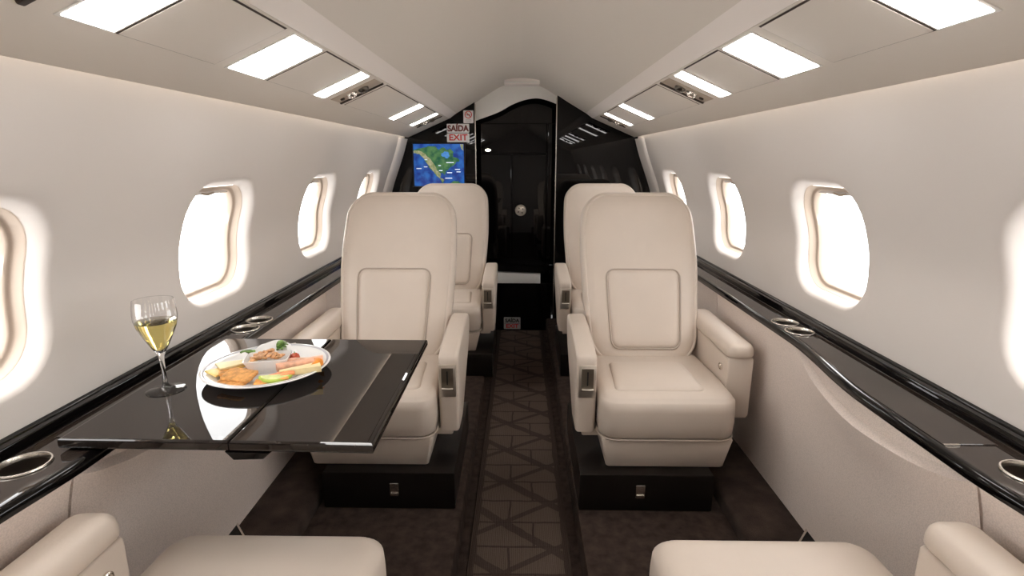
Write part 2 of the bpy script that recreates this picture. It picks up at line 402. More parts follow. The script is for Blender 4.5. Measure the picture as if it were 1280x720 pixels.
for side, s in (('left', -1), ('right', 1)):
    bm = B()                                                                     # pale leather rail
    poly = [(s*.4255, 1.4955), (s*.4215, 1.4995), (s*.430, 1.502), (s*.476, 1.474), (s*.4715, 1.4645), (s*.466, 1.4655)]
    prism(bm, poly, 'y', Y0, 3.69)
    o = obj('trim_%d' % (1 if s < 0 else 2), bm, 'rail'); tag(o, 'pale leather rail along the %s edge of the headliner' % side, 'rail', kind='structure')
    root = empty('overhead_panel', (s*.61, 0, 1.40), 'long sloping cream overhead panel with lamps above the %s windows' % side, 'panel', 'overhead service panels')
    bm = B()
    a = psu(s, .474); b = psu(s, .744)
    poly = [a, b, (s*.748, 1.3462), (s*.7495, 1.351), (s*.747, 1.357), (s*.70, 1.382), (s*.478, 1.476), (s*.474, 1.472)]
    prism(bm, poly, 'y', Y0, 3.695)
    place(bm, Matrix.Translation((-s*.61, 0, -1.40)))
    obj('panel_shell', bm, 'ceil', root, angle=30)
    def slab(y0, y1, x0, x1, d0, d1, bev, mats):
        """plate lying on the sloping face: from d0 to d1 metres below it"""
        bm = B(); P0, P1 = psu(1, x0), psu(1, x1); w = math.hypot(P1[0]-P0[0], P1[1]-P0[1])
        box(bm, 0, w, y0, y1, -d1, -d0, bev, 2)
        R = Matrix(((tx, 0, -tz, P0[0]), (0, 1, 0, 0), (tz, 0, tx, P0[1]), (0, 0, 0, 1)))
        place(bm, R); mirror(bm, s); return bm
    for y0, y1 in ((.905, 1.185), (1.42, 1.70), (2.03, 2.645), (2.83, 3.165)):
        bm = slab(y0, y1, .478, .636, -.003, .0008, 0, 'gap'); place(bm, Matrix.Translation((-s*.61, 0, -1.40)))  # dark underlay, painted as the shadow line around the cover plate
        gap_slab = obj('cover_gap_shade', bm, 'gap', root, smooth=False)
        bm = slab(y0+.0035, y1-.0035, .482, .6345, -.003, .0022, .0008, 'ceil'); place(bm, Matrix.Translation((-s*.61, 0, -1.40)))
        obj('cover_plate', bm, 'ceil', gap_slab)
    # light panels
    for k, (y0, y1) in enumerate(((.005, .10), (.405, .60), (.795, .895), (1.23, 1.395), (1.725, 1.81), (2.69, 2.785), (3.19, 3.265))):
        nm = ['behind', 'behind', 'nearest the viewer', 'second and widest', 'third, slim, beside an air outlet', 'fourth, slim and distant', 'fifth, slim, closest to the bulkhead'][k]
        if k == 0: continue
        if k == 1: nm = 'just behind the nearest one'
        L = empty('ceiling_light', (s*.555, (y0+y1)/2, 1.43), 'white light panel in the %s overhead, %s' % (side, nm), 'lamp', 'overhead light panels')
        off = Matrix.Translation((-s*.555, -(y0+y1)/2, -1.43))
        bm = slab(y0-.006, y1+.006, .478, .637, -.002, .0015, .0007, None); place(bm, off); obj('frame', bm, 'whitepanel', L)
        bm = slab(y0, y1, .483, .632, -.001, .0032, .001, None); place(bm, off); obj('diffuser', bm, 'lamp', L)
    # air outlets
    for k, (y0, y1) in enumerate(((.62, .74), (1.875, 1.985), (3.335, 3.42))):
        nm = ['at the edge of the picture', 'beside the third light panel', 'by the bulkhead'][k]
        G = empty('air_outlet', (s*.555, (y0+y1)/2, 1.43), 'tan air outlet with two nozzles in the %s overhead, %s' % (side, nm), 'air vent', 'overhead air outlets')
        off = Matrix.Translation((-s*.555, -(y0+y1)/2, -1.43))
        bm = slab(y0, y1, .482, .632, -.002, .0015, .0005, None); place(bm, off); obj('tray', bm, 'tan', G)
        bm = slab(y1-.012, y1, .480, .634, -.002, .006, .002, None); place(bm, off); obj('tray_lip', bm, 'gap', G)
        for q, x in enumerate((.535, .575)):
            bm = B(); lathe(bm, [(.019, .004), (.019, -.004), (.015, -.010), (.012, -.013), (.008, -.0125), (.006, -.007)], n=20)
            c = psu(1, x, .001)
            place(bm, Matrix.Translation((c[0], (y0+y1)/2-.005, c[1])) @ Matrix.Rotation(math.atan2(-tz, tx), 4, 'Y')); mirror(bm, s); place(bm, off)
            obj('nozzle', bm, 'chrome' if q else 'darkmetal', G)
        bm = B(); c = psu(1, .61, .002)
        lathe(bm, [(.008, .004), (.008, -.003), (.006, -.005)], n=14)
        place(bm, Matrix.Translation((c[0], (y0+y1)/2, c[1])) @ Matrix.Rotation(math.atan2(-tz, tx), 4, 'Y')); mirror(bm, s); place(bm, off)
        obj('call_button', bm, 'darkmetal', G)
    # cove lamp tube hidden above the lip, washing the wall
    bm = B(); box(bm, min(s*.731, s*.752), max(s*.731, s*.752), Y0+.1, 3.60, 1.404, 1.412)
    o = obj('cove_lamp', bm, 'cove'); tag(o, 'warm strip lamp tucked above the %s wall behind the overhead panel' % side, 'lamp', 'cove strip lamps')

# dome-shaped emergency lamp at the front of the headliner
root = empty('emergency_lamp', (.0, 3.57, 1.69), 'small cream lamp bar on the headliner above the door', 'lamp')
bm = B(); box(bm, -.105, .115, -.06, .035, -.036, .004, .008, 3); place(bm, Matrix.Translation((0, 0, 0)))
obj('lamp_body', bm, 'rail', root)
bm = B(); box(bm, -.14, .15, -.045, .045, -.013, .004, .004, 2); obj('base_plate', bm, 'tan', root)
bm = B(); box(bm, -.09, .10, -.0625, -.03, -.030, -.020, .003, 2); obj('lens', bm, 'whitepanel', root)

# ------------------------------------------------------------------ rear closure (behind the viewpoint)
bm = B(); box(bm, -1.0, 1.0, Y0-.03, Y0, -.05, 1.75)
o = obj('wall_rear', bm, 'wall', smooth=False); tag(o, 'cream rear wall of the cabin', 'wall', kind='structure')

# ------------------------------------------------------------------ side ledges
def ledge(side, s):
    root = empty('side_ledge', (s*.84, 0, .70), 'glossy dark wood ledge with metal cup holders along the %s wall' % side, 'ledge', 'dark wood side ledges')
    inv = Matrix.Translation((-s*.84, 0, -.70))
    bm = B(); ys = [Y0]
    y = Y0
    while y < YB-.03: y += .03; ys.append(min(y, YB))
    # edge mouldings, front and back (black lacquer)
    def sweep(fn, mi):
        rows = [[bm.verts.new((s*x, yy, z)) for x, z in fn(yy)] for yy in ys]; n = len(rows[0])
        for p, q in zip(rows, rows[1:]):
            for k in range(n): bm.faces.new((p[k], p[(k+1) % n], q[(k+1) % n], q[k])).material_index = mi
        bm.faces.new(rows[0]).material_index = mi; bm.faces.new(rows[-1]).material_index = mi
    def front(yy):
        e = xe(yy); r = .011
        arc = [(e+r-r*math.cos(t), .7015-r+r*math.sin(t)) for t in [PI/2*i/5 for i in range(6)]]
        return [(e+.030, .682), (e+.004, .679), (e, .683)]+arc+[(e+.0145, .7015), (e+.0155, .700), (e+.030, .699)]
    def back(yy):
        return [(.874, .699), (.876, .7005), (.8785, .7005), (.8795, .6985), (.8835, .6985), (.8840, .7165), (.8855, .7190), (.895, .7200), (.8965, .7165), (.9000, .7165), (.9015, .7200), (.906, .7225), (.9105, .7230), (.9115, .722), (.9115, .66), (.88, .66)]
    sweep(front, 0); sweep(back, 0)
    place(bm, inv); obj('edge_moulding', bm, 'lacquer', root, angle=50)
    # veneered top with round holes
    bm = B()
    cups = [.655, .755, 1.555, 1.648] if True else []
    cups = [.700, .800, 1.553, 1.645]
    R = .040; cx = .836; hc = .0455
    z = .700
    def quad(ya, yb):
        k = max(1, int((yb-ya)/.03)); last = None
        for i in range(k+1):
            yy = ya+(yb-ya)*i/k
            cur = [bm.verts.new((s*x, yy, z)) for x in (xe(yy)+.0150, .79+.0005, .8815)] if True else None
            if last:
                for j in (0, 1): bm.faces.new((last[j], last[j+1], cur[j+1], cur[j]))
            last = cur
    yprev = Y0
    for cyc in cups:
        quad(yprev, cyc-hc); yprev = cyc+hc
        outer = rr(2*(.8815-.836), 2*hc, 1e-4, 0, 8, 4); circ = rr(2*R, 2*R, R-1e-4, 0, 8, 4)
        rs = [[(s*(cx+a), cyc+b, z) for a, b in outer], [(s*(cx+a), cyc+b, z) for a, b in circ], [(s*(cx+a), cyc+b, z-.01) for a, b in circ]]
        rings(bm, rs, False, False)
        k = 4; last = None
        for i in range(k+1):
            yy = cyc-hc+2*hc*i/k
            cur = [bm.verts.new((s*x, yy, z)) for x in (xe(yy)+.0150, cx-(.8815-.836))]
            if last: bm.faces.new((last[0], last[1], cur[1], cur[0]))
            last = cur
    quad(yprev, YB)
    bmesh.ops.remove_doubles(bm, verts=bm.verts, dist=2e-4)
    place(bm, inv); obj('veneer_top', bm, 'veneer', root, smooth=True, angle=30)
    for cyc in cups:
        bm = B()
        lathe(bm, [(.0405, -.001), (.0415, .0015), (.0405, .0035), (.038, .0035), (.037, .001), (.0365, -.006)], (s*cx, cyc, z), 40, cap0=False, cap1=False)
        place(bm, inv); ch_ = obj('cup_holder', bm, 'chrome', root)
        bm = B(); lathe(bm, [(.0368, -.002), (.0362, -.02), (.035, -.075)], (s*cx, cyc, z), 40, cap0=False)
        place(bm, inv); obj('liner', bm, 'liner', ch_)
    # flush lid of the folding table stowage
    bm = B(); pts = []
    N = 14; ya, yb = .892, 1.485
    inner = [(xe(ya+(yb-ya)*i/N)+.0165, ya+(yb-ya)*i/N) for i in range(N+1)]
    poly = inner+[(.858, yb), (.858, ya)]
    prism(bm, [(s*x, yy) for x, yy in poly], 'z', .6995, .7022, .0008, 1)
    place(bm, inv); obj('stowage_lid', bm, 'veneer', root, smooth=False)
    bm = B(); box(bm, min(s*.858, s*.8605), max(s*.858, s*.8605), ya, yb, .6990, .7006); place(bm, inv); obj('lid_gap', bm, 'gap', root, smooth=False)
    bm = B(); box(bm, min(s*.762, s*.790), max(s*.762, s*.790), ya-.004, ya, .6995, .7032); place(bm, inv); obj('lid_edge_strip', bm, 'chrome', root, smooth=False)
    return root
ledge('left', -1); ledge('right', 1)

# small black duct end plates with metal edges
for side, s in (('left', -1), ('right', 1)):
    root = empty('kick_plate', (s*.81, 1.40, .15), 'small black kick plate with metal edge strip at the foot of the %s wall' % side, 'plate', 'kick plates by the duct')
    bm = B(); prism(bm, [(s*.020, -.002), (s*-.045, -.075), (s*.020, -.075)], 'z', 0, .012, .002, 1); obj('plate', bm, 'lacquer', root)
    bm = B(); prism(bm, [(s*.0215, .006), (s*-.054, -.077), (s*-.048, -.079), (s*.0215, -.003)], 'z', 0, .0145, .001, 1); obj('metal_edge', bm, 'chrome', root)

# ------------------------------------------------------------------ seats
def make_seat(s, name='cabin_seat'):
    """origin: floor of the platform, under the middle of the cushion's front edge; sitter faces -Y; s = +1 has the aisle on -X"""
    root = bpy.data.objects.new(name, None); COL.objects.link(root); root.empty_display_size = .05
    root['category'] = 'seat'; root['group'] = 'beige leather cabin seats'
    X = lambda x: x-.468
    # plinth
    bm = B(); prism(bm, [(X(.190), -.026), (X(.614), -.026), (X(.604), .50), (X(.196), .50)], 'z', 0, .131, .006, 2)
    mirror(bm, s); pl = obj('plinth', bm, 'satin_black', root, angle=35)
    bm = B(); box(bm, X(.369), X(.399), -.0285, -.022, .050, .094, .002, 2); mirror(bm, s); la = obj('latch', bm, 'chrome', pl)
    bm = B(); box(bm, X(.371), X(.397), -.0325, -.0265, .050, .061, .002, 2); mirror(bm, s); obj('latch_lip', bm, 'chrome', la)
    # skirt: tapered upholstered box
    bm = B(); rs = []
    for z, w, y0, y1 in ((.132, .372, .022, .47), (.136, .378, .018, .474), (.232, .416, .006, .482), (.237, .414, .008, .48)):
        rs.append([(u, (y0+y1)/2+v, z) for u, v in rr(w, y1-y0, .009, 0, 5, 3)])
    rings(bm, rs); mirror(bm, s); obj('skirt', bm, 'leather', root, angle=50)
    # cushion
    W, D = .430, .50
    bm = B()
    def cw(u, v, z):
        y = v+D/2; t = y/D
        zz = z+ (.012*(1-t) if z > .10 else 0) - (.010*sstep(.35, 0, t)*(z > .12))
        bulge = .006*math.sin(PI*min(1, max(0, (z)/.15)))
        return (u*(1-.05*t), y-.004-bulge*(1-t), .240+zz)
    prof = [(.02, 0), (.004, .003), (0, .010), (-.002, .05), (-.0015, .094), (.0005, .111), (.0045, .1235), (.011, .1325), (.021, .1385), (.043, .1420), (.09, .1425), (.14, .1425), (.20, .1425)]
    pad(bm, W, D, .055, prof, cw, 7, 8); mirror(bm, s); cu = obj('seat_cushion', bm, 'leather', root, angle=60)
    bm = B(); Wp, Dp = .285, .235
    def pw(u, v, z):
        t = (v+Dp/2)/Dp
        yy = .045+v+Dp/2
        zz = cw(0, yy-D/2, .1425)[2]
        return (u*(1-.10*t)-.022, yy, zz+z)
    pad(bm, Wp, Dp, .02, [(.0, -.008), (0, .0), (.002, .003), (.006, .0058), (.014, .008), (.03, .0095), (.06, .010), (.10, .010)], pw, 5, 6)
    mirror(bm, s); obj('cushion_inset', bm, 'leather', cu, angle=60)
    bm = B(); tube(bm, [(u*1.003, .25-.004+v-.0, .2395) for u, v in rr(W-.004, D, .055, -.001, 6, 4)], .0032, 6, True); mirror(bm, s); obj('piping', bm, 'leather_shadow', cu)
    # backrest
    BH, BW = .645, .452
    WT = smooth_tab([(0, .875), (.25, .945), (.55, 1.0), (.8, .985), (1, .93)], 6)
    YT = smooth_tab([(0, .345), (.2, .41), (.6, .525), (1, .655)], 6)
    def bk(u, v, z, push=0):
        t = (v+BH/2)/BH
        y = interp(YT, t); zz = .355+.622*t
        # depth direction: roughly horizontal, tilted with the back
        a = math.radians(22)
        z = z+push
        return (u*interp(WT, t)-.003, y-z*math.cos(a), zz+z*math.sin(a)*.6)
    bm = B()
    prof = [(.19, -.100), (.06, -.100), (.02, -.094), (.004, -.080), (0, -.062), (-.001, -.045), (.0, -.026), (.002, -.014), (.0065, -.005), (.013, .0005), (.0155, -.0008), (.017, -.0018), (.019, -.0005), (.026, .0035), (.045, .0075), (.08, .0105), (.13, .012), (.20, .012)]
    pad(bm, BW, BH, .10, prof, bk, 10, 14); mirror(bm, s); bo = obj('backrest', bm, 'leather', root, angle=75)
    LH, LW, LC = .282, .278, -.122
    bm = B()
    pad(bm, LW, LH, .030, [(-.0045, .0045), (-.004, .0095), (-.001, .0085), (.0, .0075), (.002, .011), (.006, .0150), (.014, .0180), (.03, .0200), (.06, .021), (.10, .0215), (.13, .0215)],
        lambda u, v, z: bk(u+.006, v+LC, z), 7, 10)
    mirror(bm, s); lp = obj('lumbar_pad', bm, 'leather', bo, angle=75)
    bm = B(); tube(bm, [bk(u+.006, v+LC, .0125) for u, v in rr(LW+.006, LH+.006, .032, 0, 7, 10)], .0030, 6, True); mirror(bm, s); obj('crease_shade', bm, 'leather_shadow', lp)  # dark ring painted as the crease shadow around the lumbar pad
    # aisle armrest: side profile in (y, z)
    bm = B()
    poly = [(.075, .225), (.072, .30), (.070, .455), (.070, .476), (.082, .490), (.14, .502), (.30, .522), (.42, .528), (.455, .522), (.470, .500), (.466, .455), (.43, .405), (.34, .345), (.26, .285), (.20, .238), (.18, .228)]
    prism(bm, poly, 'x', X(.181), X(.247), .012, 4); mirror(bm, s); ar = obj('armrest', bm, 'leather', root, angle=45)
    ar['label'] = 'slim aisle armrest with metal latch recess'
    fy = .0695
    bm = B(); box(bm, X(.1885), X(.2440), fy-.0035, fy+.01, .350, .460, .002, 2); mirror(bm, s); lf = obj('latch_plate', bm, 'nickel', ar); lf['label'] = 'metal latch plate'
    bm = B(); box(bm, X(.1960), X(.2365), fy-.0042, fy+.004, .372, .450, .001, 1); mirror(bm, s); obj('latch_recess', bm, 'recess', lf)
    bm = B(); box(bm, X(.2145), X(.2185), fy-.0065, fy-.004, .392, .440, .0015, 2); mirror(bm, s); obj('lever', bm, 'blackrubber', lf)
    bm = B(); tube(bm, [(X(.1985)+.036*i/6, fy-.008-.003*math.sin(PI*i/6), .380) for i in range(7)], .0035, 8); mirror(bm, s); obj('latch_bar', bm, 'nickel', lf)
    bm = B(); box(bm, X(.205), X(.262), .085, .20, .205, .232, .006, 2); mirror(bm, s); obj('arm_bracket', bm, 'leather', ar)
    # window-side armrest: box with a rounded cap
    bm = B()
    poly = [(.110, .262), (.100, .275), (.098, .468), (.104, .476), (.52, .478), (.535, .46), (.535, .34), (.50, .262)]
    prism(bm, poly, 'x', X(.672), X(.756), .006, 3); mirror(bm, s); wa = obj('armrest', bm, 'leather', root, angle=45)
    wa['label'] = 'boxy window-side armrest'
    bm = B()
    def capw(u, v, z): return (X(.714)+u, .318+v, .479+z)
    pad(bm, .090, .456, .030, [(.012, -.001), (.003, .0), (.0, .005), (0, .018), (.003, .030), (.009, .038), (.018, .0425), (.030, .0445), (.038, .045)], capw, 7, 6)
    mirror(bm, s); obj('arm_cap', bm, 'leather', wa, angle=60)
    bm = B(); lathe(bm, [(.0125, -.002), (.0125, .003), (.010, .0045), (.0095, .001), (.0085, .001), (.0075, .0055), (.002, .006)], n=22)
    place(bm, Matrix.Translation((X(.6705), .150, .430)) @ Matrix.Rotation(-PI/2, 4, 'Y')); mirror(bm, s); obj('recline_button', bm, 'chrome', wa)
    return root
def copy_tree(o, parent=None):
    c = o.copy(); COL.objects.link(c)
    if parent is not None: c.parent = parent; c.matrix_parent_inverse = o.matrix_parent_inverse.copy()
    for ch in [x for x in o.children]: copy_tree(ch, c)
    return c
R1 = make_seat(1); R1.location = (.469, 1.555, .1); R1['label'] = 'beige leather seat facing us right of the aisle, the nearer whole seat, under no table'
L1 = make_seat(-1); L1.location = (-.486, 1.555, .1); L1['label'] = 'beige leather seat facing us behind the black table with the plate'
R2 = copy_tree(R1); R2.location = (.488, 2.665, .09); R2['label'] = 'beige leather seat by the bulkhead right of the aisle, half hidden behind another seat'
L2 = copy_tree(L1); L2.location = (-.422, 2.665, .09); L2['label'] = 'beige leather seat by the bulkhead in front of the lit map screen'
def near(proto, x, label):
    o = copy_tree(proto); o.location = (x, .925, .1); o.rotation_euler = (0, 0, PI); o['label'] = label
    for ch in o.children:
        if ch.name.startswith('seat_cushion'):                        # a plain cushion here
            for g_ in list(ch.children):
                if g_.name.startswith('cushion_inset'): bpy.data.objects.remove(g_)
        if ch.name.startswith('backrest'):                            # reclined
            piv = Vector((0, .345, .355))
            R4 = Matrix.Rotation(math.radians(-20), 4, 'X')
            ch.matrix_local = Matrix.Translation(piv+Vector((0, .075, -.02))) @ R4 @ Matrix.Translation(-piv)
        if ch.name.startswith('armrest'):
            if 'slim' in ch['label']: ch.location.z -= .09; ch.location.y += .12
            else: ch.location.y += .035
    return o
near(L1, .466, 'beige leather seat turned away from us, only cushion and armrest showing, lower right corner')
near(R1, -.474, 'beige leather seat turned away from us, partly seen below the black table, lower left corner')

# ------------------------------------------------------------------ table
T = empty('folding_table', (-.53, 1.12, .702), 'glossy black two-leaf folding table pulled out from the left ledge', 'table')
tz0 = .702
def tl(x, y, z): return (x+.53, y-1.12, z-tz0)
def leaf(name, c0, c1, c2, c3):
    bm = B()
    poly = [(c[0]+.53, c[1]-1.12) for c in (c0, c1, c2, c3)]
    prism(bm, poly, 'z', .0025, .022, .005, 3); return obj(name, bm, 'tablewood', T, smooth=False)
M['tablewood'] = wood('black_table_veneer', (.010, .0075, .0065), (.019, .014, .012), .3)
leaf('inner_leaf', (-.812, .846), (-.5085, .842), (-.5165, 1.395), (-.826, 1.397))
leaf('outer_leaf', (-.5065, .842), (-.2525, .836), (-.2525, 1.393), (-.5145, 1.395))
bm = B()
prism(bm, [(-.519+.53, -.001), (-.505+.53, -.017), (-.452+.53, -.015), (-.436+.53, -.001)], 'y', .846-1.12, 1.37-1.12, .002, 1)
obj('support_arm', bm, 'lacquer', T, angle=30)
bm = B(); box(bm, -.245, -.02, .10, .16, -.030, -.004, .003, 2); obj('slide_rail', bm, 'satin_black', T)

# ------------------------------------------------------------------ glass of wine
ZT = .724
GL = (-.752, 1.055, ZT)
g = empty('wine_glass', GL, 'stemmed glass half full of white wine on the table beside the wall', 'glass')
bm = B()
outer = [(.037, 0), (.0375, .0012), (.034, .0028), (.020, .005), (.009, .009), (.0050, .016), (.0040, .035), (.0042, .065), (.0055, .076), (.0085, .084), (.0165, .098), (.0270, .120), (.0360, .141), (.0400, .158), (.0402, .170), (.0388, .186), (.0370, .198)]
inner = [(.0364, .1978), (.0381, .186), (.0395, .170), (.0393, .158), (.0353, .1415), (.0263, .121), (.0158, .0995), (.0075, .0875), (.003, .0850)]
lathe(bm, outer+inner, n=40); obj('glass_body', bm, 'glass', g, angle=60)
bm = B(); lathe(bm, [(.003, .0853), (.0076, .0878), (.0159, .0998), (.0264, .1213), (.0354, .1418), (.0384, .1525), (.0375, .1532)], n=40)
obj('wine', bm, 'wine', g, angle=50)

# ------------------------------------------------------------------ plate and food
PC = (-.578, 1.185)
bm = B()
lathe(bm, [(.055, .004), (.058, .0), (.075, .0015), (.088, .007), (.118, .0165), (.1365, .0205), (.1375, .0225), (.136, .0235), (.1175, .0195), (.092, .0105), (.080, .0065), (.05, .006)], n=72)
for f in bm.faces:
    r = math.hypot(f.calc_center_median().x, f.calc_center_median().y); f.material_index = 0
pl = obj('plate', bm, 'white', angle=50); pl.location = (PC[0], PC[1], ZT); tag(pl, 'round white dinner plate of snacks on the black table', 'plate')
bm = B(); lathe(bm, [(.128, .0217), (.129, .0226), (.1315, .0233), (.1330, .0234), (.1325, .0222)], n=72, cap0=False, cap1=False)
M['band'] = mat('grey_rim_band', (.45, .45, .48), .2)
obj('rim_band', bm, 'band', pl)
def fm(name, c, var=.2, scale=60, rough=.5, bump=None): 
    M[name] = mat(name, c, rough, var=var, vscale=scale, bump=bump); return name
fm('cracker', (.62, .30, .09), .35, 120, .7, (150, .3, .002)); fm('cheddar', (.85, .40, .10), .12); fm('salmon', (.86, .30, .12), .25, 80)
fm('paleCheese', (.85, .70, .38), .08); fm('yellowCheese', (.86, .62, .22), .1); fm('ham', (.80, .45, .30), .25, 70)
fm('lime', (.42, .52, .08), .2); fm('limeflesh', (.66, .72, .30), .2); fm('leaf', (.16, .30, .06), .35, 90); fm('tomato', (.55, .10, .05), .15, 40, .2)
fm('almond', (.62, .33, .15), .45, 90); fm('orange', (.90, .30, .03), .2); fm('napkin', (.84, .84, .83), .02)
ZP = ZT+.0065
# small rectangular dish with nuts
D = empty('nut_dish', (-.578, 1.190, ZP), 'small white rectangular dish of nuts in the middle of the plate', 'bowl', rz=math.radians(12))
bm = B()
rs = []
for z, w, h, r in ((0, .060, .042, .006), (.004, .064, .046, .008), (.026, .082, .062, .008), (.028, .0825, .0625, .008), (.0285, .080, .060, .008), (.026, .077, .057, .007), (.010, .064, .044, .006)):
    rs.append([(u, v, z) for u, v in rr(w, h, r, 0, 5, 3)])
rings(bm, rs); place(bm, Matrix.Diagonal((1.16, 1.1, 1.15, 1))); obj('dish', bm, 'white', D, angle=60)
random.seed(9)
def nut(bm, L, w):
    lathe(bm, [(.0005, -L), (w*.55, -L*.75), (w*.95, -L*.3), (w, .1*L), (w*.7, .65*L), (.0008, L)], n=10)
    place(bm, Matrix.Diagonal((1, .62, 1, 1)))
proto = None
for i in range(22):
    if proto is None:
        bm = B(); nut(bm, .0105, .0065); n_ = proto = obj('almond_nut', bm, 'almond')
    else: n_ = proto.copy(); COL.objects.link(n_)
    a = random.random()*2*PI; q = i
    lx = ((i % 6)-2.5)*.0105+random.uniform(-.002, .002); ly = ((i//6)-1.5)*.0105+random.uniform(-.002, .002)
    c, s_ = math.cos(math.radians(12)), math.sin(math.radians(12))
    n_.location = (-.578+c*lx-s_*ly, 1.190+s_*lx+c*ly, ZP+.0262+random.uniform(0, .007)+.009*(1-abs(i % 6-2.5)/3))
    n_.rotation_euler = (PI/2+random.uniform(-.4, .4), random.uniform(-.5, .5), a)
    tag(n_, 'roasted almond among the nuts heaped in the small white dish', 'nut', 'almonds in the dish')
def at(o, x, y, z, rx=0, ry=0, rz=0):
    o.location = (x, y, z); o.rotation_euler = (math.radians(rx), math.radians(ry), math.radians(rz)); return o
# napkin folded behind the dish
bm = B()
pad(bm, .105, .060, .016, [(.004, 0), (0, .004), (.003, .012), (.008, .020), (.016, .034), (.026, .041)], lambda u, v, z: (u, v+.004*math.sin(u*90), z*(1+.12*math.sin(u*70+1))), 6, 6)
o = at(obj('napkin', bm, 'napkin'), -.595, 1.255, ZP+.001, 0, 0, 6); tag(o, 'folded white paper napkin at the back of the plate', 'napkin')
# crackers
def cracker_bm():
    bm = B(); pad(bm, .066, .046, .008, [(.003, -.0038), (0, -.002), (0, .002), (.003, .0038), (.012, .0043)], lambda u, v, z: (u+.0008*math.sin(v*900), v+.0008*math.sin(u*900), z), 4, 8); return bm
ck = obj('cracker', cracker_bm(), 'cracker'); at(ck, -.610, 1.098, ZP+.0105, 6, 0, -14); tag(ck, 'brown rectangular cracker lying lowest at the front of the plate', 'cracker', 'crackers on the plate')
c2 = ck.copy(); COL.objects.link(c2); at(c2, -.603, 1.108, ZP+.0195, 9, 4, -6); tag(c2, 'brown rectangular cracker on top of the front pair', 'cracker', 'crackers on the plate')
c3 = ck.copy(); COL.objects.link(c3); at(c3, -.628, 1.140, ZP+.0135, -4, 8, 24); tag(c3, 'pale brown cracker leaning behind the front pair by the cheese', 'cracker', 'crackers on the plate')
# cheese slices, triangular
def wedge(L, w, h, name, m):
    bm = B(); prism(bm, [(-L/2, -w/2), (L/2, -w*.12), (L/2, w*.12), (-L/2, w/2)], 'z', 0, h, .0012, 2); return obj(name, bm, m, angle=30)
for i, (x, y, z, rz, m, lab) in enumerate(((-.660, 1.165, .009, 70, 'paleCheese', 'pale cheese slice at the wall side of the plate, lowest of the fan'),
                                          (-.648, 1.150, .0142, 55, 'yellowCheese', 'yellow cheese slice in the middle of the fan of slices'),
                                          (-.640, 1.172, .0194, 42, 'paleCheese', 'pale cheese slice topmost on the fan beside the dish'))):
    o = wedge(.082, .050, .0046, 'cheese_slice', m); at(o, x, y, ZP+z, 0, 3, rz); tag(o, lab, 'cheese', 'cheese slices fanned on the plate')
o = wedge(.085, .040, .014, 'cheese_wedge', 'paleCheese'); at(o, -.485, 1.143, ZP+.011, 4, 2, 205); tag(o, 'pale cheese wedge at the right rim of the plate', 'cheese')
for i, (x, y, z, rz, m, lab) in enumerate(((-.532, 1.105, .012, 12, 'cheddar', 'orange cheddar slice resting on the lime'), (-.525, 1.115, .0165, 24, 'salmon', 'pink salmon strip on top of the cheddar slice'))):
    bm = B(); pad(bm, .072, .026, .004, [(.002, -.0022), (0, 0), (.002, .0022), (.008, .0026)], lambda u, v, z_: (u, v, z_+.003*math.sin(u*60)), 4, 8)
    o = at(obj('cheddar_slice' if i == 0 else 'salmon_strip', bm, m), x, y, ZP+z, 4, -2, rz); tag(o, lab, 'food')
# lime slice
bm = B(); 
N = 18; poly = [(.030*math.cos(PI*i/N), .018*math.sin(PI*i/N)) for i in range(N+1)]
prism(bm, poly, 'z', 0, .009, .001, 1)
o = obj('lime_slice', bm, 'limeflesh', angle=30); at(o, -.527, 1.092, ZP+.012, -14, 0, 192); tag(o, 'green lime slice at the front rim of the plate', 'fruit')
bm = B(); tube(bm, [(.0305*math.cos(PI*i/N), .0185*math.sin(PI*i/N), .0045) for i in range(N+1)], .0042, 8); obj('rind', bm, 'lime', o)
# ham rolls
for i, (x, y, z, rz, lab) in enumerate(((-.500, 1.205, .015, 20, 'rosy ham roll behind the cheese wedge'), (-.512, 1.180, .017, 32, 'rosy ham roll against the right side of the dish'))):
    bm = B(); pts = []
    rs = []
    for k in range(9):
        t = k/8; L = -.040+.080*t; R0 = .0115*(1+.12*math.sin(t*7))
        rs.append([(L, R0*math.cos(2*PI*j/16)*1.25+.002*math.sin(t*9), R0*math.sin(2*PI*j/16)*(.8+.08*math.cos(j))) for j in range(16)])
    rings(bm, rs); o = at(obj('ham_roll', bm, 'ham'), x, y, ZP+z, 0, 0, rz); tag(o, lab, 'ham', 'ham rolls on the plate')
# orange segment
bm = B(); rs = []
for k in range(11):
    t = k/10; a = -1.1+2.2*t; r0 = .011*math.sin(PI*(.06+.88*t))
    rs.append([(.026*math.sin(a), -.026*math.cos(a)+.02+r0*math.cos(2*PI*j/12), .011+r0*math.sin(2*PI*j/12)) for j in range(12)])
rings(bm, rs); o = at(obj('orange_segment', bm, 'orange'), -.466, 1.178, ZP+.010, 10, 0, 100); tag(o, 'orange fruit segment at the right rim of the plate', 'fruit')
